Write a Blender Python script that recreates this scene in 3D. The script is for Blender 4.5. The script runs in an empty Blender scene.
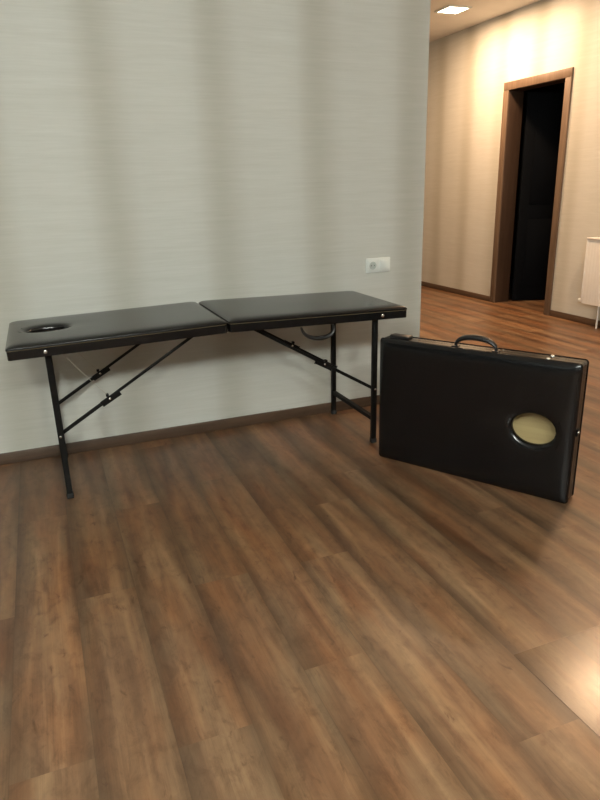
import bpy, bmesh, math, random
from mathutils import Vector, Matrix
C = bpy.context.scene
COL = C.collection
PI = math.pi

# ------------------------------------------------------------------ camera
F_PX, PITCH, ROLL, YAW, CAM_H = 643.06, 0.3205, -0.0278, 0.3717, 1.25
fw = Vector((math.sin(YAW)*math.cos(PITCH), math.cos(YAW)*math.cos(PITCH), -math.sin(PITCH)))
rt = Vector((math.cos(YAW), -math.sin(YAW), 0.0)); up = rt.cross(fw)
r2 = rt*math.cos(ROLL) + up*math.sin(ROLL); u2 = up*math.cos(ROLL) - rt*math.sin(ROLL)
cd = bpy.data.cameras.new('camera'); cam = bpy.data.objects.new('camera', cd); COL.objects.link(cam)
cam.matrix_world = Matrix(((r2.x, u2.x, -fw.x, 0), (r2.y, u2.y, -fw.y, 0), (r2.z, u2.z, -fw.z, CAM_H), (0, 0, 0, 1)))
cd.sensor_fit = 'VERTICAL'; cd.sensor_height = 36.0; cd.lens = F_PX/800.0*36.0; cd.clip_start = 0.02
C.camera = cam

# ------------------------------------------------------------------ world, exposure, lights
w = bpy.data.worlds.new('world'); C.world = w; w.use_nodes = True
w.node_tree.nodes['Background'].inputs[0].default_value = (0.6, 0.68, 0.8, 1)
w.node_tree.nodes['Background'].inputs[1].default_value = 0.05
C.view_settings.view_transform = 'Standard'; C.view_settings.look = 'None'
C.view_settings.gamma = 1.0; C.view_settings.use_curve_mapping = False
C.view_settings.exposure = 0.0

HALL_W, HALL_SPREAD = 50.0, 180
ROOM_EMIT = 128.0                          # brightness of the unseen globes added to light the room
ROOM_COL, HALL_COL = (0.94, 1.0, 0.93), (1.0, 0.64, 0.375)
def area_light(name, loc, size, watts, col, spread=180):
    d = bpy.data.lights.new(name, 'AREA'); d.shape = 'DISK'; d.size = size; d.energy = watts; d.color = col
    d.spread = math.radians(spread)
    o = bpy.data.objects.new(name, d); COL.objects.link(o); o.location = loc
    return o
CEIL = 2.782
ADDED_GLOBES = [(-1.6, -1.1), (-0.6, -1.1), (0.4, -1.1)]; GLOBE_Z, GLOBE_R = 2.42, 0.17  # unseen globes, added as the room's light source
HALL_LAMPS = [(3.9, 5.8), (3.9, 5.1), (3.8, 3.1)]
for (hx, hy), hw in zip(HALL_LAMPS, (1.0, 0.6, 1.0)):
    area_light('hall_lamp_light', (hx, hy, CEIL-0.022), 0.20, HALL_W*hw, HALL_COL, HALL_SPREAD)

# ------------------------------------------------------------------ materials
def newmat(name):
    m = bpy.data.materials.new(name); m.use_nodes = True
    return m, m.node_tree, m.node_tree.nodes['Principled BSDF']
def N(t, kind, **kw):
    n = t.nodes.new(kind)
    for k, v in kw.items(): setattr(n, k, v)
    return n
def ramp(t, stops, interp='LINEAR'):
    r = N(t, 'ShaderNodeValToRGB'); r.color_ramp.interpolation = interp
    el = r.color_ramp.elements
    while len(el) < len(stops): el.new(0.5)
    for e, (p, c) in zip(el, stops):
        e.position = p; e.color = (*c, 1) if len(c) == 3 else c
    return r
def math_n(t, op, a, b=None):
    n = N(t, 'ShaderNodeMath', operation=op)
    for i, v in enumerate((a, b)):
        if v is None: continue
        if isinstance(v, (int, float)): n.inputs[i].default_value = v
        else: t.links.new(v, n.inputs[i])
    return n.outputs[0]
def mixc(t, fac, a, b, mode='MIX'):
    n = N(t, 'ShaderNodeMix', data_type='RGBA', blend_type=mode)
    for s, v in ((n.inputs[0], fac), (n.inputs[6], a), (n.inputs[7], b)):
        if isinstance(v, (int, float)): s.default_value = v
        elif isinstance(v, tuple): s.default_value = (*v, 1)
        else: t.links.new(v, s)
    return n.outputs[2]
def noise(t, vec, scale, detail=3, rough=0.5, dist=0.0):
    n = N(t, 'ShaderNodeTexNoise'); n.inputs['Scale'].default_value = scale
    n.inputs['Detail'].default_value = detail; n.inputs['Roughness'].default_value = rough
    n.inputs['Distortion'].default_value = dist
    t.links.new(vec, n.inputs['Vector']); return n.outputs['Fac']
def mapping(t, vec, scale=(1, 1, 1), loc=(0, 0, 0)):
    n = N(t, 'ShaderNodeMapping'); n.inputs['Scale'].default_value = scale; n.inputs['Location'].default_value = loc
    t.links.new(vec, n.inputs['Vector']); return n.outputs[0]
def bump(t, p, height, strength, dist=0.01):
    b = N(t, 'ShaderNodeBump'); b.inputs['Strength'].default_value = strength; b.inputs['Distance'].default_value = dist
    t.links.new(height, b.inputs['Height']); t.links.new(b.outputs[0], p.inputs['Normal'])

def simple(name, col, rough=0.5, metal=0.0, spec=0.5, var=0.06, scale=30, bmp=0.0):
    m, t, p = newmat(name)
    co = N(t, 'ShaderNodeTexCoord').outputs['Object']
    f = noise(t, co, scale, 3)
    c0 = tuple(max(0, c*(1-var)) for c in col); c1 = tuple(min(1, c*(1+var)) for c in col)
    r = ramp(t, [(0.3, c0), (0.7, c1)]); t.links.new(f, r.inputs[0]); t.links.new(r.outputs[0], p.inputs['Base Color'])
    p.inputs['Roughness'].default_value = rough; p.inputs['Metallic'].default_value = metal
    p.inputs['Specular IOR Level'].default_value = spec
    if bmp: bump(t, p, f, bmp, 0.002)
    return m

def wallpaper(name, axis, phase):
    # linen-weave vinyl wallpaper: broad soft bands one roll (0.53 m) apart, fine horizontal threads
    m, t, p = newmat(name)
    co = N(t, 'ShaderNodeTexCoord').outputs['Object']
    sx = N(t, 'ShaderNodeSeparateXYZ'); t.links.new(co, sx.inputs[0])
    u = sx.outputs[axis]
    wob = noise(t, mapping(t, co, (1.3, 1.3, 0.25)), 2.2, 2)
    uu = math_n(t, 'ADD', u, math_n(t, 'MULTIPLY', math_n(t, 'SUBTRACT', wob, 0.5), 0.10))
    ph = math_n(t, 'MULTIPLY', math_n(t, 'SUBTRACT', uu, phase), 2*PI/0.53)
    c1 = math_n(t, 'COSINE', ph)
    c2 = math_n(t, 'MULTIPLY', math_n(t, 'COSINE', math_n(t, 'ADD', math_n(t, 'MULTIPLY', ph, 2.0), 0.9)), 0.25)
    band = math_n(t, 'MULTIPLY_ADD', math_n(t, 'ADD', c1, c2), 0.4)
    band.node.inputs[2].default_value = 0.5
    r = ramp(t, [(0.0, (0.60, 0.60, 0.56)), (0.45, (0.57, 0.567, 0.525)), (1.0, (0.475, 0.463, 0.41))])
    t.links.new(band, r.inputs[0])
    s = (7, 7, 170) 
    th = noise(t, mapping(t, co, s), 1.0, 3, 0.6)
    th2 = noise(t, mapping(t, co, (2.2, 2.2, 40)), 1.0, 2, 0.5)
    tr = ramp(t, [(0.3, (0.935, 0.935, 0.93)), (0.7, (1, 1, 1))]); t.links.new(th, tr.inputs[0])
    tr2 = ramp(t, [(0.3, (0.95, 0.95, 0.94)), (0.7, (1, 1, 1))]); t.links.new(th2, tr2.inputs[0])
    col = mixc(t, 1.0, mixc(t, 1.0, r.outputs[0], tr.outputs[0], 'MULTIPLY'), tr2.outputs[0], 'MULTIPLY')
    t.links.new(col, p.inputs['Base Color'])
    p.inputs['Roughness'].default_value = 0.7; p.inputs['Specular IOR Level'].default_value = 0.25
    bump(t, p, th, 0.15, 0.002)
    return m

def laminate():
    m, t, p = newmat('laminate')
    at = N(t, 'ShaderNodeAttribute', attribute_name='plank')          # rgb: random per plank
    uv = N(t, 'ShaderNodeAttribute', attribute_name='plank_uv')        # x across 0..1, y along in m
    sp = N(t, 'ShaderNodeSeparateColor'); t.links.new(at.outputs['Color'], sp.inputs[0])
    su = N(t, 'ShaderNodeSeparateXYZ'); t.links.new(uv.outputs['Vector'], su.inputs[0])
    off = N(t, 'ShaderNodeCombineXYZ')
    t.links.new(math_n(t, 'MULTIPLY', sp.outputs[0], 37.0), off.inputs[0])
    t.links.new(math_n(t, 'MULTIPLY', sp.outputs[1], 53.0), off.inputs[1])
    t.links.new(math_n(t, 'MULTIPLY', sp.outputs[2], 19.0), off.inputs[2])
    va = N(t, 'ShaderNodeVectorMath', operation='ADD'); t.links.new(uv.outputs['Vector'], va.inputs[0]); t.links.new(off.outputs[0], va.inputs[1])
    v = va.outputs[0]
    broad = noise(t, mapping(t, v, (1.6, 0.75, 1)), 1.6, 3, 0.55, 0.6)
    tint = noise(t, mapping(t, v, (1.2, 1.4, 1)), 1.5, 2, 0.5, 0.3)
    grain = noise(t, mapping(t, v, (4.5, 1.6, 1)), 1.5, 4, 0.60, 0.9)
    fine = noise(t, mapping(t, v, (48.0, 3.0, 1)), 1.5, 3, 0.6)
    knot = noise(t, mapping(t, v, (3.2, 7.0, 1)), 1.6, 4, 0.62, 0.8)
    base = ramp(t, [(0.27, (0.112, 0.058, 0.031)), (0.45, (0.168, 0.097, 0.053)), (0.60, (0.215, 0.133, 0.074)), (0.76, (0.270, 0.174, 0.098))])
    t.links.new(broad, base.inputs[0])
    red = ramp(t, [(0.42, (1, 1, 1)), (0.68, (1.0, 0.80, 0.66))]); t.links.new(tint, red.inputs[0])
    col = mixc(t, 1.0, base.outputs[0], red.outputs[0], 'MULTIPLY')
    gr = ramp(t, [(0.25, (0.74, 0.71, 0.68)), (0.55, (1, 1, 1)), (0.8, (1.08, 1.07, 1.05))]); t.links.new(grain, gr.inputs[0])
    col = mixc(t, 0.8, col, gr.outputs[0], 'MULTIPLY')
    fr = ramp(t, [(0.3, (0.86, 0.85, 0.84)), (0.6, (1, 1, 1))]); t.links.new(fine, fr.inputs[0])
    col = mixc(t, 0.8, col, fr.outputs[0], 'MULTIPLY')
    kr = ramp(t, [(0.62, (1, 1, 1)), (0.74, (0.55, 0.46, 0.40))]); t.links.new(knot, kr.inputs[0])
    col = mixc(t, 0.9, col, kr.outputs[0], 'MULTIPLY')
    mot = noise(t, mapping(t, v, (2.4, 6.5, 1)), 2.0, 5, 0.7, 0.5)
    mr = ramp(t, [(0.30, (0.66, 0.60, 0.56)), (0.50, (0.98, 0.97, 0.96)), (0.72, (1.14, 1.13, 1.10))]); t.links.new(mot, mr.inputs[0])
    col = mixc(t, 0.85, col, mr.outputs[0], 'MULTIPLY')
    # printed smoky edge along each board, wavering in width
    wav = noise(t, mapping(t, v, (0.3, 1.6, 1)), 1.5, 2)
    dl = su.outputs[0]; dr = math_n(t, 'SUBTRACT', 1.0, su.outputs[0])
    d = math_n(t, 'MINIMUM', dl, math_n(t, 'ADD', dr, 0.12))
    d = math_n(t, 'ADD', d, math_n(t, 'MULTIPLY', math_n(t, 'SUBTRACT', wav, 0.5), 0.30))
    er = ramp(t, [(0.02, (0.50, 0.52, 0.55)), (0.16, (0.66, 0.68, 0.70)), (0.36, (1, 1, 1))]); t.links.new(d, er.inputs[0])
    col = mixc(t, 0.9, col, er.outputs[0], 'MULTIPLY')
    tone = ramp(t, [(0.0, (0.86, 0.85, 0.84)), (1.0, (1.16, 1.14, 1.10))]); t.links.new(sp.outputs[1], tone.inputs[0])
    col = mixc(t, 1.0, col, tone.outputs[0], 'MULTIPLY')
    # joint line
    jl = math_n(t, 'MINIMUM', dl, dr)
    jr = ramp(t, [(0.0, (0.72, 0.70, 0.68)), (0.010, (1, 1, 1))]); t.links.new(jl, jr.inputs[0])
    col = mixc(t, 0.7, col, jr.outputs[0], 'MULTIPLY')
    t.links.new(col, p.inputs['Base Color'])
    rr = ramp(t, [(0.3, (0.27,)*3), (0.7, (0.36,)*3)]); t.links.new(grain, rr.inputs[0])
    gl = N(t, 'ShaderNodeAttribute', attribute_name='plank_gloss')
    ro = math_n(t, 'MULTIPLY', rr.outputs[0], gl.outputs['Fac'])
    t.links.new(ro, p.inputs['Roughness'])
    p.inputs['Specular IOR Level'].default_value = 0.5
    bump(t, p, fine, 0.08, 0.002)
    return m

def vinyl(name, rough, spec=0.5):
    m, t, p = newmat(name)
    co = N(t, 'ShaderNodeTexCoord').outputs['Object']
    vo = N(t, 'ShaderNodeTexVoronoi'); vo.inputs['Scale'].default_value = 420; t.links.new(co, vo.inputs['Vector'])
    sag = noise(t, co, 9, 2)
    h = math_n(t, 'ADD', math_n(t, 'MULTIPLY', vo.outputs['Distance'], 0.12), math_n(t, 'MULTIPLY', sag, 1.0))
    r = ramp(t, [(0.3, (0.0035, 0.0035, 0.004)), (0.7, (0.005, 0.005, 0.0055))]); t.links.new(sag, r.inputs[0])
    t.links.new(r.outputs[0], p.inputs['Base Color'])
    p.inputs['Roughness'].default_value = rough; p.inputs['Specular IOR Level'].default_value = spec
    bump(t, p, h, 0.06, 0.006)
    return m

def wood(name, dark, light, rough=0.4, axis=2):
    m, t, p = newmat(name)
    co = N(t, 'ShaderNodeTexCoord').outputs['Object']
    sc = [26, 26, 26]; sc[axis] = 1.6
    f = noise(t, mapping(t, co, tuple(sc)), 1.0, 5, 0.6, 0.8)
    r = ramp(t, [(0.3, dark), (0.7, light)]); t.links.new(f, r.inputs[0]); t.links.new(r.outputs[0], p.inputs['Base Color'])
    p.inputs['Roughness'].default_value = rough
    bump(t, p, f, 0.06, 0.002)
    return m

def emit(name, col, strength):
    m, t, p = newmat(name)
    p.inputs['Base Color'].default_value = (0.9, 0.9, 0.88, 1)
    p.inputs['Emission Color'].default_value = (*col, 1); p.inputs['Emission Strength'].default_value = strength
    return m

M_WALLX = wallpaper('wallpaper_across', 0, 0.365)
M_WALLY = wallpaper('wallpaper_along', 1, 0.0)
M_FLOOR = laminate()
M_CEIL = simple('ceiling_paint', (0.80, 0.78, 0.75), 0.8, spec=0.2, var=0.02, scale=6)
M_BASE = wood('skirting_wood', (0.055, 0.032, 0.020), (0.10, 0.060, 0.036), 0.45, axis=0)
M_BASEY = wood('skirting_wood_along', (0.055, 0.032, 0.020), (0.10, 0.060, 0.036), 0.45, axis=1)
M_CASING = wood('door_casing_wood', (0.105, 0.068, 0.044), (0.165, 0.112, 0.074), 0.5)
M_JAMB = wood('door_lining_wood', (0.040, 0.023, 0.015), (0.060, 0.036, 0.023), 0.45)
M_LEAF = simple('added_leaf_dark', (0.0022, 0.003, 0.0045), 0.7, spec=0.08)  # near black, so the added leaf keeps the doorway dark
M_DARK = simple('unlit_room_shade', (0.05, 0.055, 0.065), 0.8, spec=0.2)  # shade of the unlit room put into its wall colour
M_VINYL = vinyl('black_vinyl', 0.20, 0.5)
M_VINYLS = vinyl('black_vinyl_sides', 0.22, 0.36)
M_STEEL = simple('black_painted_steel', (0.006, 0.0055, 0.005), 0.5, 0.0, spec=0.15, var=0.15)
M_CHROME = simple('bright_metal', (0.78, 0.77, 0.74), 0.22, 1.0, var=0.04)
M_RUBBER = simple('black_rubber', (0.012, 0.012, 0.012), 0.7)
M_PLY = wood('plywood', (0.40, 0.30, 0.14), (0.50, 0.39, 0.19), 0.6, axis=0)
M_CABLE = simple('cable_sheath', (0.42, 0.38, 0.31), 0.5)
M_STRAP = simple('black_strap_leather', (0.012, 0.011, 0.011), 0.38, var=0.2)
M_WHITE = simple('white_plastic', (0.74, 0.77, 0.74), 0.35, var=0.02)
M_SOCK = simple('socket_recess', (0.46, 0.50, 0.47), 0.45, var=0.02)
M_HOLE = simple('socket_hole', (0.03, 0.03, 0.03), 0.6)
M_RAD = simple('radiator_enamel', (0.80, 0.79, 0.76), 0.35, var=0.02)
M_SLOT = simple('grille_gap', (0.12, 0.11, 0.10), 0.7)
M_ADDEDGLOBE = emit('added_globe_glow', ROOM_COL, ROOM_EMIT)  # glow of the added globes
M_LAMPHALL = emit('hall_lamp_diffuser', (1.0, 0.84, 0.60), 14.0)

# ------------------------------------------------------------------ mesh helpers
def link(name, bm, mat, parent=None, smooth=True, ang=35):
    me = bpy.data.meshes.new(name)
    bmesh.ops.recalc_face_normals(bm, faces=bm.faces[:])
    bm.to_mesh(me); bm.free()
    mats = mat if isinstance(mat, (list, tuple)) else [mat]
    for q in mats: me.materials.append(q)
    if smooth:
        me.polygons.foreach_set('use_smooth', [True]*len(me.polygons))
        try: me.set_sharp_from_angle(angle=math.radians(ang))
        except Exception: pass
    o = bpy.data.objects.new(name, me); COL.objects.link(o)
    if parent: o.parent = parent
    return o
def thing(name, label, cat, M=None, group=None):
    o = bpy.data.objects.new(name, None); COL.objects.link(o); o.empty_display_size = 0.1
    if M is not None: o.matrix_world = M
    o['label'] = label; o['category'] = cat
    if group: o['group'] = group
    return o
def struct(name, bm, mat, **k):
    o = link(name, bm, mat, **k); o['kind'] = 'structure'; return o
def box(bm, x0, x1, y0, y1, z0, z1, bev=0.0, M=None, seg=2):
    g = bmesh.ops.create_cube(bm, size=1.0)
    vs = g['verts']
    for v in vs:
        v.co = Vector(((x0+x1)/2 + v.co.x*(x1-x0), (y0+y1)/2 + v.co.y*(y1-y0), (z0+z1)/2 + v.co.z*(z1-z0)))
        if M is not None: v.co = M @ v.co
    if bev:
        es = {e for v in vs for e in v.link_edges}
        bmesh.ops.bevel(bm, geom=list(es), offset=bev, segments=seg, affect='EDGES', profile=0.5)
def tube(bm, pts, r, n=10, cap=True):
    pts = [Vector(p) for p in pts]; rings = []
    pr = None
    for i, q in enumerate(pts):
        t = (pts[min(i+1, len(pts)-1)] - pts[max(i-1, 0)]).normalized()
        if pr is None:
            a = Vector((0, 0, 1)) if abs(t.z) < 0.9 else Vector((1, 0, 0)); s = t.cross(a).normalized()
        else: s = (pr - t*pr.dot(t)).normalized()
        pr = s; b = t.cross(s)
        rr = r[i] if isinstance(r, (list, tuple)) else r
        rings.append([bm.verts.new(q + (s*math.cos(2*PI*k/n) + b*math.sin(2*PI*k/n))*rr) for k in range(n)])
    for a, c in zip(rings, rings[1:]):
        for k in range(n): bm.faces.new((a[k], a[(k+1) % n], c[(k+1) % n], c[k]))
    if cap: bm.faces.new(rings[0][::-1]); bm.faces.new(rings[-1])
def bar(bm, a, b, wid, hgt, bev=0.0015, side=Vector((0, 1, 0))):
    # rectangular bar from a to b; wid along 'side', hgt across
    a, b = Vector(a), Vector(b); t = (b-a); L = t.length; t.normalize()
    s = (side - t*side.dot(t)).normalized(); nrm = t.cross(s)
    M = Matrix(((t.x, s.x, nrm.x, a.x), (t.y, s.y, nrm.y, a.y), (t.z, s.z, nrm.z, a.z), (0, 0, 0, 1)))
    box(bm, 0, L, -wid/2, wid/2, -hgt/2, hgt/2, bev, M)
def lathe(bm, prof, M=None, n=20):
    rings = []
    for r, z in prof:
        if r < 1e-6: rings.append([bm.verts.new((0, 0, z))])
        else: rings.append([bm.verts.new((r*math.cos(2*PI*k/n), r*math.sin(2*PI*k/n), z)) for k in range(n)])
    for a, b in zip(rings, rings[1:]):
        for k in range(n):
            q = []
            for v in ((a[k % len(a)]), (a[(k+1) % len(a)]), (b[(k+1) % len(b)]), (b[k % len(b)])):
                if v not in q: q.append(v)
            if len(q) > 2: bm.faces.new(q)
    if M is not None:
        for ring in rings:
            for v in ring: v.co = M @ v.co
def frame(o, x, y, z):
    return Matrix(((x[0], y[0], z[0], o[0]), (x[1], y[1], z[1], o[1]), (x[2], y[2], z[2], o[2]), (0, 0, 0, 1)))
def dome(bm, pos, direction, r, hgt):
    d = Vector(direction).normalized(); a = Vector((0, 0, 1)) if abs(d.z) < 0.9 else Vector((1, 0, 0))
    x = d.cross(a).normalized(); y = d.cross(x)
    lathe(bm, [(0, 0), (r, 0), (r, hgt*0.35), (r*0.85, hgt*0.7), (r*0.5, hgt*0.94), (0, hgt)], frame(pos, x, y, d), 14)

# ------------------------------------------------------------------ room shell
WY = 3.231; XC = 2.035; XF = 4.510; BH = 0.058; YB = -3.2; XL = -4.6; YE = 8.2
D0, D1, DT = 4.84, 5.747, 2.166          # outer edges of the door casing
CW = 0.075                                # casing width
# floor: boards run towards the long wall
random.seed(11)
PW = 0.185; EDGE = 1.066
fixed = {-1: 1.912, 1: 1.92, 3: 1.845, 5: 1.83, 7: 1.158, 8: 1.158, 0: 2.55, 2: 2.50, 4: 2.62, 6: 2.20}
PL = 1.285
bm = bmesh.new()
rows = []
k0 = math.floor((XL - EDGE + 7*PW)/PW) - 1; k1 = math.ceil((7.2 - EDGE + 7*PW)/PW) + 1
faces = []
for k in range(k0, k1):
    x0 = EDGE + (k-7)*PW; x1 = x0 + PW
    y = fixed.get(k, random.uniform(0, PL)); 
    while y > YB: y -= PL
    while y < YE:
        a, b = max(y, YB), min(y+PL, YE)
        vs = [bm.verts.new(c) for c in ((x0, a, 0), (x1, a, 0), (x1, b, 0), (x0, b, 0))]
        f = bm.faces.new(vs)
        faces.append((f, k, a, b, x0)); y += PL
me_rand = {}
colors, uvs, gloss = [], [], []
for f, k, a, b, x0 in faces:
    c = (random.random(), random.random(), random.random())
    shiny = k in (7, 8) and abs(b - fixed[k]) < 0.02
    for l in f.loops:
        colors.append((*c, 1)); uvs.append(((l.vert.co.x-x0)/PW, l.vert.co.y-a, 0.0))
        gloss.append(0.76 if shiny else 1.1)
    if shiny:                                   # two boards slightly proud at the joint
        for v in f.verts: v.co.z += 0.0008 if v.co.y > a + 0.1 else 0.0
bm.faces.ensure_lookup_table()
me = bpy.data.meshes.new('floor'); bm.to_mesh(me); bm.free()
ca = me.attributes.new('plank', 'FLOAT_COLOR', 'CORNER')
for i, c in enumerate(colors): ca.data[i].color = c
ua = me.attributes.new('plank_uv', 'FLOAT_VECTOR', 'CORNER')
for i, c in enumerate(uvs): ua.data[i].vector = c
ga = me.attributes.new('plank_gloss', 'FLOAT', 'CORNER')
for i, c in enumerate(gloss): ga.data[i].value = c
me.materials.append(M_FLOOR)
fo = bpy.data.objects.new('floor', me); COL.objects.link(fo); fo['kind'] = 'structure'

bm = bmesh.new(); box(bm, XL-0.2, 7.2, YB-0.2, YE+0.2, CEIL, CEIL+0.12); struct('ceiling', bm, M_CEIL, smooth=False)
bm = bmesh.new(); box(bm, XL, XC, WY, WY+0.14, 0, CEIL); struct('wall_rear', bm, M_WALLX, smooth=False)
bm = bmesh.new(); box(bm, XC-0.14, XC, WY+0.14, YE, 0, CEIL); struct('wall_corridor', bm, M_WALLY, smooth=False)
bm = bmesh.new(); box(bm, XC-0.14, XF, YE, YE+0.14, 0, CEIL); struct('wall_end', bm, M_WALLX, smooth=False)
bm = bmesh.new(); box(bm, XL-0.14, XL, YB, WY+0.14, 0, CEIL); struct('wall_left', bm, M_WALLY, smooth=False)
bm = bmesh.new(); box(bm, XL-0.14, XF, YB-0.14, YB, 0, CEIL); struct('wall_front', bm, M_WALLX, smooth=False)
bm = bmesh.new()
WT = 0.17
ya, yb, zt = D0+CW-0.02, D1-CW+0.02, DT-CW+0.02
box(bm, XF, XF+WT, YB-0.14, ya, 0, CEIL); box(bm, XF, XF+WT, yb, YE+0.14, 0, CEIL); box(bm, XF, XF+WT, ya, yb, zt, CEIL)
struct('wall_right', bm, M_WALLY, smooth=False)
# dark room beyond the doorway
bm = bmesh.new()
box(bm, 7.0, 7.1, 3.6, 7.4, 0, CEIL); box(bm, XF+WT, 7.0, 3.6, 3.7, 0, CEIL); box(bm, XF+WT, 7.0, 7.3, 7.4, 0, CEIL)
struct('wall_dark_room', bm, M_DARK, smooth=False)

# skirting
bm = bmesh.new(); box(bm, XL, XC, WY-0.014, WY, 0, BH, 0.004); struct('baseboard_rear', bm, M_BASE)
bm = bmesh.new(); box(bm, XL, XL+0.014, YB, WY-0.014, 0, BH, 0.004); struct('baseboard_left', bm, M_BASEY)
bm = bmesh.new()
box(bm, XF-0.014, XF, YB, D0, 0, BH, 0.004); box(bm, XF-0.014, XF, D1, YE, 0, BH, 0.004)
struct('baseboard_right', bm, M_BASEY)
bm = bmesh.new(); box(bm, XC, XC+0.014, WY+0.0, YE, 0, BH, 0.004); struct('baseboard_corridor', bm, M_BASEY)

# unseen dark windows behind and left of the viewer, added to cut bounce light
M_DARKPANE = simple('added_dark_pane', (0.008, 0.009, 0.012), 0.06, spec=0.5)  # near-black panes added so less light bounces back
def added_dark_window(name, M, wid, hgt, n):
    bm = bmesh.new()
    f = 0.06
    box(bm, 0, wid, -0.03, 0.0, 0, f, 0.004, M); box(bm, 0, wid, -0.03, 0.0, hgt-f, hgt, 0.004, M)
    for k in range(n+1):
        x = (wid-f)*k/n; box(bm, x, x+f, -0.03, 0.0, f, hgt-f, 0.004, M)
    o = struct(name, bm, M_RADW)
    bm = bmesh.new(); box(bm, f*0.5, wid-f*0.5, -0.012, -0.004, f*0.5, hgt-f*0.5, 0, M)
    link('pane', bm, M_DARKPANE, o, smooth=False)
M_RADW = simple('added_window_frame', (0.70, 0.70, 0.69), 0.4, var=0.02)
added_dark_window('added_dark_window_1', frame((3.6, YB, 0.25), (-1, 0, 0), (0, -1, 0), (0, 0, 1)), 6.6, 2.3, 6)
added_dark_window('added_dark_window_2', frame((XL, -2.6, 0.25), (0, 1, 0), (-1, 0, 0), (0, 0, 1)), 5.4, 2.3, 5)

# doorway: casing, lining, and a dark open leaf added to keep the opening black
bm = bmesh.new()
pj_ = 0.018
box(bm, XF-pj_, XF, D0, D0+CW, 0, DT-CW, 0.004); box(bm, XF-pj_, XF, D1-CW, D1, 0, DT-CW, 0.004)
box(bm, XF-pj_, XF, D0, D1, DT-CW, DT, 0.004)
dfr = struct('trim_1', bm, M_CASING)
bm = bmesh.new()
box(bm, XF-0.004, XF+WT+0.0, ya-0.004, ya+0.022, 0, zt, 0.002); box(bm, XF-0.004, XF+WT+0.0, yb-0.022, yb+0.004, 0, zt, 0.002)
box(bm, XF-0.004, XF+WT+0.0, ya, yb, zt-0.022, zt+0.004, 0.002)
struct('trim_2', bm, M_JAMB)
hx, hy = XF+WT+0.045, yb-0.03
dv = Vector((0.931, -0.364, 0)).normalized(); dn = Vector((-dv.y, dv.x, 0))
MD = frame((hx, hy, 0.008), dv, dn, (0, 0, 1))
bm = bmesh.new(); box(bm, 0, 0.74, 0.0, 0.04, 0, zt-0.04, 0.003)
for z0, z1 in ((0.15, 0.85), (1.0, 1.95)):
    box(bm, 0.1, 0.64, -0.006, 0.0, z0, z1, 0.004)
leaf = struct('added_door_1', bm, M_LEAF); leaf.matrix_world = MD
bm = bmesh.new(); tube(bm, [(0.68, 0, 1.0), (0.68, -0.045, 1.0), (0.665, -0.05, 1.0), (0.57, -0.05, 1.0)], 0.009)
hd = link('door_handle', bm, M_STEEL, leaf)

# ------------------------------------------------------------------ lamps
for (lx, ly), lab in zip(ADDED_GLOBES, ('nearest the left wall', 'in the middle of the row', 'nearest the hall')):  # globes added out of view to throw light onto the long wall
    t = thing('added_globe_light', 'unseen glowing globe added behind the viewer to light the long wall, ' + lab, 'lamp', Matrix.Translation((lx, ly, CEIL)), 'unseen globe lights added behind the viewer')
    bm = bmesh.new(); lathe(bm, [(0, -0.001), (0.055, -0.001), (0.055, -0.012), (0.04, -0.025), (0, -0.028)], n=24); link('ceiling_rose', bm, M_WHITE, t)
    gz = GLOBE_Z - CEIL
    bm = bmesh.new(); tube(bm, [(0, 0, -0.02), (0, 0, gz+GLOBE_R+0.03)], 0.0035, 8); link('cord', bm, M_WHITE, t)
    bm = bmesh.new(); lathe(bm, [(0, gz+GLOBE_R+0.035), (0.03, gz+GLOBE_R+0.03), (0.035, gz+GLOBE_R-0.004), (0, gz+GLOBE_R-0.006)], n=20); link('cap', bm, M_WHITE, t)
    bm = bmesh.new(); bmesh.ops.create_uvsphere(bm, u_segments=24, v_segments=14, radius=GLOBE_R, matrix=Matrix.Translation((0, 0, gz))); link('globe', bm, M_ADDEDGLOBE, t)
labels = ['square recessed ceiling downlight glowing in the hall beside the far door',
          'second recessed ceiling downlight along the hall, above the near side of the door',
          'recessed ceiling downlight nearest the room, level with the end of the long wall']
for (lx, ly), lab in zip(HALL_LAMPS, labels):
    t = thing('ceiling_downlight', lab, 'lamp', Matrix.Translation((lx, ly, CEIL)), 'recessed downlights along the hall ceiling')
    s = 0.105
    bm = bmesh.new()
    for a in ((-s-0.02, s+0.02, -s-0.02, -s), (-s-0.02, s+0.02, s, s+0.02), (-s-0.02, -s, -s, s), (s, s+0.02, -s, s)):
        box(bm, *a, -0.014, -0.001, 0.002)
    link('bezel', bm, M_WHITE, t)
    bm = bmesh.new(); box(bm, -s, s, -s, s, -0.010, -0.001, 0.002); link('diffuser', bm, M_LAMPHALL, t)

# ------------------------------------------------------------------ massage table halves
TL, TD = 0.877, 0.582                     # length and width of one half
Z_BOARD, Z_PAD = 0.036, 0.040
def half_outline(x0, x1, y0, y1, r, n=8, m=14):
    pts = []
    cs = [((x1-r, y0+r), -PI/2), ((x1-r, y1-r), 0), ((x0+r, y1-r), PI/2), ((x0+r, y0+r), PI)]
    for i, ((cx, cy), a0) in enumerate(cs):
        arc = [(cx + r*math.cos(a0 + PI/2*k/n), cy + r*math.sin(a0 + PI/2*k/n)) for k in range(n+1)]
        pts += arc
        (nx, ny), na = cs[(i+1) % 4]
        st = (nx + r*math.cos(na), ny + r*math.sin(na))
        for k in range(1, m): pts.append((arc[-1][0] + (st[0]-arc[-1][0])*k/m, arc[-1][1] + (st[1]-arc[-1][1])*k/m))
    return pts
def ring_mesh(bm, outlines):
    rs = [[bm.verts.new(p) for p in o] for o in outlines]
    n = len(rs[0])
    for a, b in zip(rs, rs[1:]):
        for k in range(n): bm.faces.new((a[k], a[(k+1) % n], b[(k+1) % n], b[k]))
    return rs
HA, HB = 0.088, 0.066                     # face-hole half axes
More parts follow.
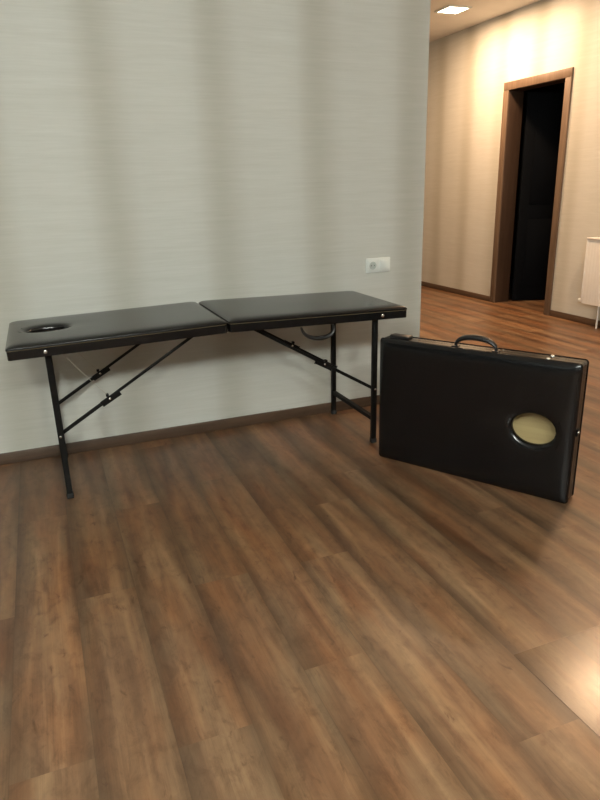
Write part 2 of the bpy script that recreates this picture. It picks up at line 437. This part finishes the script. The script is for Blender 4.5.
def ell(base, hx, hy, a, b, z):
    out = []
    for x, y, *_ in base:
        th = math.atan2((y-hy)/b, (x-hx)/a); out.append((hx + a*math.cos(th), hy + b*math.sin(th), z))
    return out
def lerp(A, B, k, zf):
    return [(p[0]+(q[0]-p[0])*k, p[1]+(q[1]-p[1])*k, zf) for p, q in zip(A, B)]
def build_half(root, hole_x, side_sign):
    """one half in local axes: x along, y across, z towards the padded face; frame underside at z = 0"""
    hy = TD/2
    hx_ = hole_x if hole_x is not None else TL/2
    # frame: four vinyl-wrapped rails, hollow inside
    bm = bmesh.new()
    R = half_outline(0, TL, 0, TD, 0.012); R1 = half_outline(0.001, TL-0.001, 0.001, TD-0.001, 0.012)
    I = half_outline(0.022, TL-0.022, 0.022, TD-0.022, 0.006)
    z = lambda P, h_: [(x, y, h_) for x, y in P]
    rs = ring_mesh(bm, [z(I, Z_BOARD), z(I, 0.0), z(R1, 0.0), z(R, 0.001), z(R, Z_BOARD), z(R1, Z_BOARD)])
    n = len(rs[0])
    for k in range(n): bm.faces.new((rs[-1][k], rs[-1][(k+1) % n], rs[0][(k+1) % n], rs[0][k]))
    link('frame', bm, M_VINYLS, root)
    # plywood board
    bm = bmesh.new()
    if hole_x is not None:
        e0 = ell(R1, hx_, hy, HA+0.004, HB+0.004, 0)
        e = [(p[0], p[1]) for p in e0]
        rs = ring_mesh(bm, [z(e, Z_PAD), z(e, Z_BOARD), z(R1, Z_BOARD), z(R1, Z_PAD)])
        for k in range(n): bm.faces.new((rs[-1][k], rs[-1][(k+1) % n], rs[0][(k+1) % n], rs[0][k]))
    else:
        rs = ring_mesh(bm, [z(R1, Z_BOARD), z(R1, Z_PAD)]); bm.faces.new(rs[0][::-1]); bm.faces.new(rs[1])
    b = link('board', bm, M_PLY, root); b['label'] = 'pale plywood board'
    # pad: soft bulged edge, crowned top, rounded hole
    bm = bmesh.new()
    outl = []
    for ins, zz in ((0.006, Z_PAD), (0.0, Z_PAD+0.001), (-0.0015, Z_PAD+0.003), (-0.001, Z_PAD+0.0055), (0.003, Z_PAD+0.0085), (0.009, Z_PAD+0.012), (0.018, Z_PAD+0.0150), (0.032, Z_PAD+0.0172), (0.055, Z_PAD+0.0185)):
        outl.append(z(half_outline(ins, TL-ins, ins, TD-ins, 0.014 + max(0, ins)*0.5), zz))
    last = outl[-1]
    if hole_x is not None:
        h0 = ell(last, hx_, hy, HA+0.030, HB+0.030, 0)
        for k in (0.25, 0.5, 0.75, 1.0): outl.append(lerp(last, h0, k, Z_PAD+0.0190))
        for g, zz in ((0.020, 0.0178), (0.011, 0.0155), (0.005, 0.012), (0.001, 0.007), (0.0, 0.0), (0.0, -0.008)):
            outl.append(ell(last, hx_, hy, HA+g, HB+g, Z_PAD+zz))
        ring_mesh(bm, outl)
    else:
        cen = [(hx_ + (x-hx_)*0.02, hy + (y-hy)*0.02, 0) for x, y, _ in last]
        for k in (0.25, 0.5, 0.75, 1.0): outl.append(lerp(last, cen, k, Z_PAD+0.0185+0.002*k))
        rs = ring_mesh(bm, outl); bm.faces.new(rs[-1])
    pad = link('pad', bm, M_VINYL, root, ang=70)
    # seam welt round the edge of the pad
    bm = bmesh.new(); P = z(half_outline(-0.0005, TL+0.0005, -0.0005, TD+0.0005, 0.0125), Z_PAD)
    tube(bm, P + [P[0]], 0.0026, 6, cap=False); link('welt', bm, M_VINYLS, pad)
def add_half(root, M, hole_x):
    before = set(COL.objects)
    build_half(root, hole_x, 1)
    for o in COL.objects:
        if o not in before and o.parent == root: o.matrix_local = M

def leather_handle(bm, a, b, sag, wid=0.024, th=0.007):
    # flat strap loop from a to b bulging along 'sag'
    a, b, s = Vector(a), Vector(b), Vector(sag); n = 22
    ax = (b-a).normalized(); side = ax.cross(s).normalized()
    path = []
    for k in range(n+1):
        u_ = k/n; w_ = math.sin(PI*u_)**0.75
        path.append(a + (b-a)*(0.5 - 0.5*math.cos(PI*u_))*1.0 + s*w_)
    rings = []
    for i, q in enumerate(path):
        t_ = (path[min(i+1, n)] - path[max(i-1, 0)]).normalized(); nr = t_.cross(side).normalized()
        f = math.sin(PI*i/n)
        ww, tt = wid/2*(0.75+0.35*f), th/2*(0.7+0.9*f)
        rings.append([bm.verts.new(q + side*ww*math.cos(2*PI*k/10) + nr*tt*math.sin(2*PI*k/10)) for k in range(10)])
    for p_, q_ in zip(rings, rings[1:]):
        for k in range(10): bm.faces.new((p_[k], p_[(k+1) % 10], q_[(k+1) % 10], q_[k]))
    bm.faces.new(rings[0][::-1]); bm.faces.new(rings[-1])

# ---- the unfolded table along the wall
YF = 2.645; X0, XM, X1 = -0.170, 0.7115, 1.594; ZB = 0.641; TILT = 0.0215
tab = thing('massage_table', 'black vinyl massage table set up on thin black legs along the pale wall', 'table',
            Matrix.Translation(((X0+X1)/2, YF+TD/2, 0)))
T0 = Matrix.Translation((-(X0+X1)/2, -(YF+TD/2), 0))
ML = Matrix.Translation((X0, YF, ZB)) @ Matrix.Rotation(-TILT, 4, 'Y')
MR = Matrix.Translation((X1, YF, ZB)) @ Matrix.Rotation(TILT, 4, 'Y') @ Matrix.Translation((-TL, 0, 0))
add_half(tab, T0 @ ML, 0.158)
add_half(tab, T0 @ MR, None)
def tpart(name, bm, mat, parent=None, label=None):
    # geometry given in world coordinates, parented into the table
    o = link(name, bm, mat, None)
    for v in o.data.vertices: v.co = T0 @ v.co
    o.parent = parent or tab
    if label: o['label'] = label
    return o
YFL, YRL = 2.708, 3.190
for xl, sgn in ((-0.021, 1), (1.450, -1)):
    for yl in (YFL, YRL):
        xt = xl - 0.004*sgn
        bm = bmesh.new(); bar(bm, (xl, yl, 0.012), (xt, yl, ZB+0.028), 0.024, 0.024, 0.003)
        leg = tpart('leg', bm, M_STEEL)
        bm = bmesh.new(); box(bm, xl-0.014, xl+0.014, yl-0.014, yl+0.014, 0, 0.024, 0.003); tpart('foot_cap', bm, M_RUBBER, leg)
        bm = bmesh.new(); ys = -1 if yl == YFL else 1
        dome(bm, (xt-0.006*sgn, YF if ys < 0 else YF+TD, ZB+0.022), (0, ys, 0), 0.0085, 0.006 if ys < 0 else 0.0015); tpart('pivot_bolt', bm, M_CHROME, leg, 'shiny domed bolt')
        bm = bmesh.new(); dome(bm, (xl-0.003*sgn, yl-0.012, 0.286), (0, -1, 0), 0.006, 0.005); tpart('brace_bolt', bm, M_CHROME, leg)
    bm = bmesh.new(); bar(bm, (xl, YFL+0.010, 0.130), (xl, YRL-0.010, 0.130), 0.018, 0.020, 0.002, side=Vector((1, 0, 0))); tpart('crossbar', bm, M_STEEL)
    # two folding braces
    for yb_ in (YFL+0.024, YRL-0.026):
        lo = Vector((xl, yb_, 0.286)); dirx = 1 if sgn > 0 else -1
        hi = Vector((xl + dirx*0.640, yb_, 0.670))
        mid = lo + (hi-lo)*0.335
        if sgn < 0: mid = lo + (hi-lo)*0.40
        bm = bmesh.new(); bar(bm, lo - (hi-lo).normalized()*0.008, mid + (hi-lo).normalized()*0.03, 0.010, 0.0155, 0.002)
        o = tpart('brace', bm, M_STEEL)
        bm = bmesh.new(); bar(bm, mid - (hi-lo).normalized()*0.03 + Vector((0, 0.008, 0)), hi + Vector((0, 0.008, 0)), 0.007, 0.013, 0.002); tpart('upper_link', bm, M_STEEL, o)
        pl = (hi-lo).normalized(); up_ = Vector((-pl.z*dirx, 0, pl.x*dirx)).normalized()
        if up_.z < 0: up_ = -up_
        bm = bmesh.new(); bar(bm, mid - pl*0.042 - Vector((0, 0.007, 0)) - up_*0.001, mid + pl*0.05 - Vector((0, 0.007, 0)) - up_*0.004, 0.005, 0.027, 0.002)
        box(bm, mid.x-0.006+up_.x*0.016, mid.x+0.006+up_.x*0.016, yb_-0.012, yb_+0.010, mid.z+up_.z*0.016-0.005, mid.z+up_.z*0.016+0.007, 0.002)
        hp = tpart('hinge_plate', bm, M_STEEL, o)
        bm = bmesh.new(); dome(bm, mid - Vector((0, 0.0095, 0)), (0, -1, 0), 0.006, 0.005); tpart('hinge_bolt', bm, M_CHROME, o, 'small bright bolt')
        # thin steady cable from the underside to the hinge
        if sgn > 0:
            bm = bmesh.new(); st = Vector((xl+0.03, yb_-0.004, ZB+0.02)); en = mid - Vector((0.006, 0.006, -0.015))
            pts = [st + (en-st)*k/8 - Vector((0, 0, 0.006*math.sin(PI*k/8))) for k in range(9)]
            tube(bm, pts, 0.0011, 6); tpart('steady_cable', bm, M_CABLE, None, 'thin pale cable')
# carrying strap under the front edge of the half by the outlet
bm = bmesh.new(); leather_handle(bm, (1.052, YF+0.012, ZB+0.004), (1.208, YF+0.012, ZB+0.004), (0.016, 0, -0.058), 0.026, 0.014)
tpart('carry_handle', bm, M_STRAP)
# corner brackets stiffening the far leg tops
for xl, sgn in ((-0.021, 1), (1.450, -1)):
    bm = bmesh.new()
    a = [(xl-0.05, ZB+0.01), (xl+0.05, ZB+0.01), (xl+0.014, ZB-0.075), (xl-0.014, ZB-0.075)]
    q = [[bm.verts.new((x, y, z_)) for x, z_ in a] for y in (YRL-0.016, YRL-0.0125)]
    bm.faces.new(q[0]); bm.faces.new(q[1][::-1])
    for k in range(4): bm.faces.new((q[0][k], q[0][(k+1) % 4], q[1][(k+1) % 4], q[1][k]))
    tpart('leg_bracket', bm, M_STEEL)
# middle hinges
for yh in (YF+0.05, YF+TD-0.05):
    bm = bmesh.new(); box(bm, XM-0.035, XM+0.035, yh-0.016, yh+0.016, ZB+0.0145, ZB+0.0175, 0.001)
    tube(bm, [(XM, yh-0.016, ZB+0.013), (XM, yh+0.016, ZB+0.013)], 0.004, 8); tpart('hinge', bm, M_CHROME)

# ---- the second table folded into a case
CX, CY, CA = 1.3846, 2.532, -1.0367
e = Vector((math.cos(CA), math.sin(CA), 0)); nn = Vector((-math.sin(CA), math.cos(CA), 0)); Z = Vector((0, 0, 1))
base = Vector((CX, CY, 0.0))
case = thing('folded_massage_table', 'black vinyl massage table folded shut as a carrying case, standing on edge on the floor', 'folded table',
             frame(base, e, nn, Z))
LZ = 0.003                                    # sits on small feet
def cpart(name, bm, mat, parent=None, label=None):
    o = link(name, bm, mat, None); o.parent = parent or case
    if label: o['label'] = label
    return o
HT = 0.0525                                   # half thickness, pad included
A = frame((0, HT-0.0005, LZ), (1, 0, 0), (0, 0, 1), (0, -1, 0))
Bm = frame((TL, HT+0.0005, LZ), (-1, 0, 0), (0, 0, 1), (0, 1, 0))
add_half(case, A, TL-0.158)
add_half(case, Bm, None)
TOP = LZ + TD
bm = bmesh.new(); leather_handle(bm, (0.352, HT-0.012, TOP-0.001), (0.530, HT-0.012, TOP-0.001), (0, 0, 0.048), 0.026, 0.016)
hnd = cpart('handle', bm, M_STRAP)
for xx in (0.352, 0.530):
    bm = bmesh.new(); box(bm, xx-0.014, xx+0.014, HT-0.028, HT+0.004, TOP-0.0005, TOP+0.004, 0.0015); cpart('handle_mount', bm, M_STRAP, hnd)
for off in (0.026, 2*HT-0.026):
    bm = bmesh.new(); dome(bm, (0.745, off, TOP-0.0005), (0, 0, 1), 0.009, 0.007); cpart('pivot_bolt', bm, M_CHROME, None, 'shiny domed bolt')
    bm = bmesh.new(); dome(bm, (0.745, off, LZ+0.0005), (0, 0, -1), 0.009, 0.0035); cpart('pivot_bolt', bm, M_CHROME)
# hinge knuckle and folded vinyl lump at the hinge end
bm = bmesh.new(); box(bm, 0.03, 0.125, 0.036, 0.085, TOP-0.002, TOP+0.013, 0.006, seg=3); cpart('hinge_cover', bm, M_STRAP)
# catch at the opening end
bm = bmesh.new(); box(bm, TL-0.0005, TL+0.004, HT-0.016, HT+0.016, 0.285, 0.315, 0.0015); lt = cpart('catch', bm, M_STEEL)
bm = bmesh.new(); dome(bm, (TL+0.0035, HT-0.004, 0.300), (1, 0, 0), 0.007, 0.006); cpart('catch_stud', bm, M_CHROME, lt, 'bright metal stud')
for xx in (0.06, TL-0.06):
    for off in (0.024, 2*HT-0.024):
        bm = bmesh.new(); lathe(bm, [(0, 0), (0.009, 0), (0.010, 0.002), (0.010, LZ+0.0005), (0, LZ+0.0005)], Matrix.Translation((xx, off, 0)), 14); cpart('glide_foot', bm, M_RUBBER)

# ------------------------------------------------------------------ outlet on the long wall
ox0, ox1, oz0, oz1 = 1.672, 1.822, 0.783, 0.862
t = thing('power_outlet', 'white double wall outlet just above the right end of the unfolded massage table', 'outlet', Matrix.Translation(((ox0+ox1)/2, WY, (oz0+oz1)/2)))
bm = bmesh.new(); box(bm, -0.075, 0.075, -0.010, 0.0, -0.0395, 0.0395, 0.003); link('frame_plate', bm, M_WHITE, t)
FY = frame((0, 0, 0), (1, 0, 0), (0, 0, 1), (0, -1, 0))
bm = bmesh.new(); box(bm, -0.064, -0.009, -0.0135, -0.009, -0.028, 0.028, 0.0015); so = link('socket', bm, M_WHITE, t)
bm = bmesh.new(); lathe(bm, [(0.0215, 0.0150), (0.0195, 0.0155), (0.0185, 0.0150), (0.018, 0.0136), (0, 0.0136)], Matrix.Translation((-0.0365, 0, 0)) @ FY, 28); rc = link('socket_ring', bm, M_SOCK, so)
for dx in (-0.0095, 0.0095):
    bm = bmesh.new(); lathe(bm, [(0.0028, 0.0136), (0.0028, 0.0142), (0, 0.0142)], Matrix.Translation((-0.0365+dx, 0, 0)) @ FY, 12); link('pin_hole', bm, M_HOLE, so)
bm = bmesh.new(); box(bm, 0.009, 0.064, -0.0135, -0.009, -0.028, 0.028, 0.0015)
box(bm, 0.013, 0.060, -0.0155, -0.013, -0.024, 0.024, 0.0015); link('cover', bm, M_WHITE, t)

# ------------------------------------------------------------------ radiator on the hall wall
RY1, RY0 = 4.365, 3.365; RZ0, RZ1 = 0.205, 0.770; RX0, RX1 = XF-0.125, XF-0.035
t = thing('radiator', 'white panel radiator mounted low on the hall wall right of the doorway', 'radiator', Matrix.Translation((XF, (RY0+RY1)/2, 0)))
TR = Matrix.Translation((-XF, -(RY0+RY1)/2, 0))
def rpart(name, bm, mat, parent=None):
    bmesh.ops.transform(bm, matrix=TR, verts=bm.verts[:])
    return link(name, bm, mat, parent or t)
bm = bmesh.new()
# front and back panel with pressed vertical channels
ny = 90
for xo, sg in ((RX0+0.010, -1), (RX1-0.010, 1)):
    cols = []
    for i in range(ny+1):
        y_ = RY0+0.01 + (RY1-RY0-0.02)*i/ny
        d_ = 0.004*(0.5-0.5*math.cos(2*PI*i/ny*30))
        cols.append([(xo + sg*d_*(1 if 0.03 < k_ < 0.97 else 0), y_, RZ0 + (RZ1-0.012-RZ0)*k_) for k_ in (0, 0.03, 0.06, 0.94, 0.97, 1)])
    vv = [[bm.verts.new(c) for c in col_] for col_ in cols]
    ww = [[bm.verts.new((c[0]-sg*0.012, c[1], c[2])) for c in col_] for col_ in cols]
    m_ = len(cols[0])
    for i in range(ny):
        for k in range(m_-1):
            bm.faces.new((vv[i][k], vv[i+1][k], vv[i+1][k+1], vv[i][k+1])); bm.faces.new((ww[i][k], ww[i][k+1], ww[i+1][k+1], ww[i+1][k]))
        bm.faces.new((vv[i][0], ww[i][0], ww[i+1][0], vv[i+1][0])); bm.faces.new((vv[i][-1], vv[i+1][-1], ww[i+1][-1], ww[i][-1]))
    for i in (0, ny):
        for k in range(m_-1): bm.faces.new((vv[i][k], vv[i][k+1], ww[i][k+1], ww[i][k]))
rpart('panel', bm, M_RAD)
for y_ in (RY0, RY1-0.010):
    bm = bmesh.new(); box(bm, RX0+0.004, RX1-0.004, y_, y_+0.010, RZ0+0.01, RZ1-0.006, 0.003); rpart('side_cover', bm, M_RAD)
bm = bmesh.new()
box(bm, RX0, RX0+0.012, RY0, RY1, RZ1-0.014, RZ1, 0.003); box(bm, RX1-0.012, RX1, RY0, RY1, RZ1-0.014, RZ1, 0.003)
for i in range(34):
    y_ = RY0 + (RY1-RY0-0.008)*i/33
    box(bm, RX0+0.011, RX1-0.011, y_, y_+0.008, RZ1-0.008, RZ1-0.002)
rpart('top_grille', bm, M_RAD)
bm = bmesh.new(); tube(bm, [(RX0+0.045, RY1-0.01, RZ0+0.016), (RX0+0.045, RY1+0.05, RZ0+0.016)], [0.016, 0.018], 14); rpart('valve', bm, M_WHITE)
bm = bmesh.new(); tube(bm, [(RX0+0.05, RY1-0.17, RZ0+0.004), (RX0+0.05, RY1-0.17, 0.0)], 0.008, 10); rpart('pipe', bm, M_RAD)
for y_ in (RY0+0.15, RY1-0.15):
    bm = bmesh.new(); box(bm, RX1-0.004, XF-0.001, y_-0.015, y_+0.015, RZ0+0.08, RZ1-0.08, 0.002); rpart('wall_bracket', bm, M_RAD)
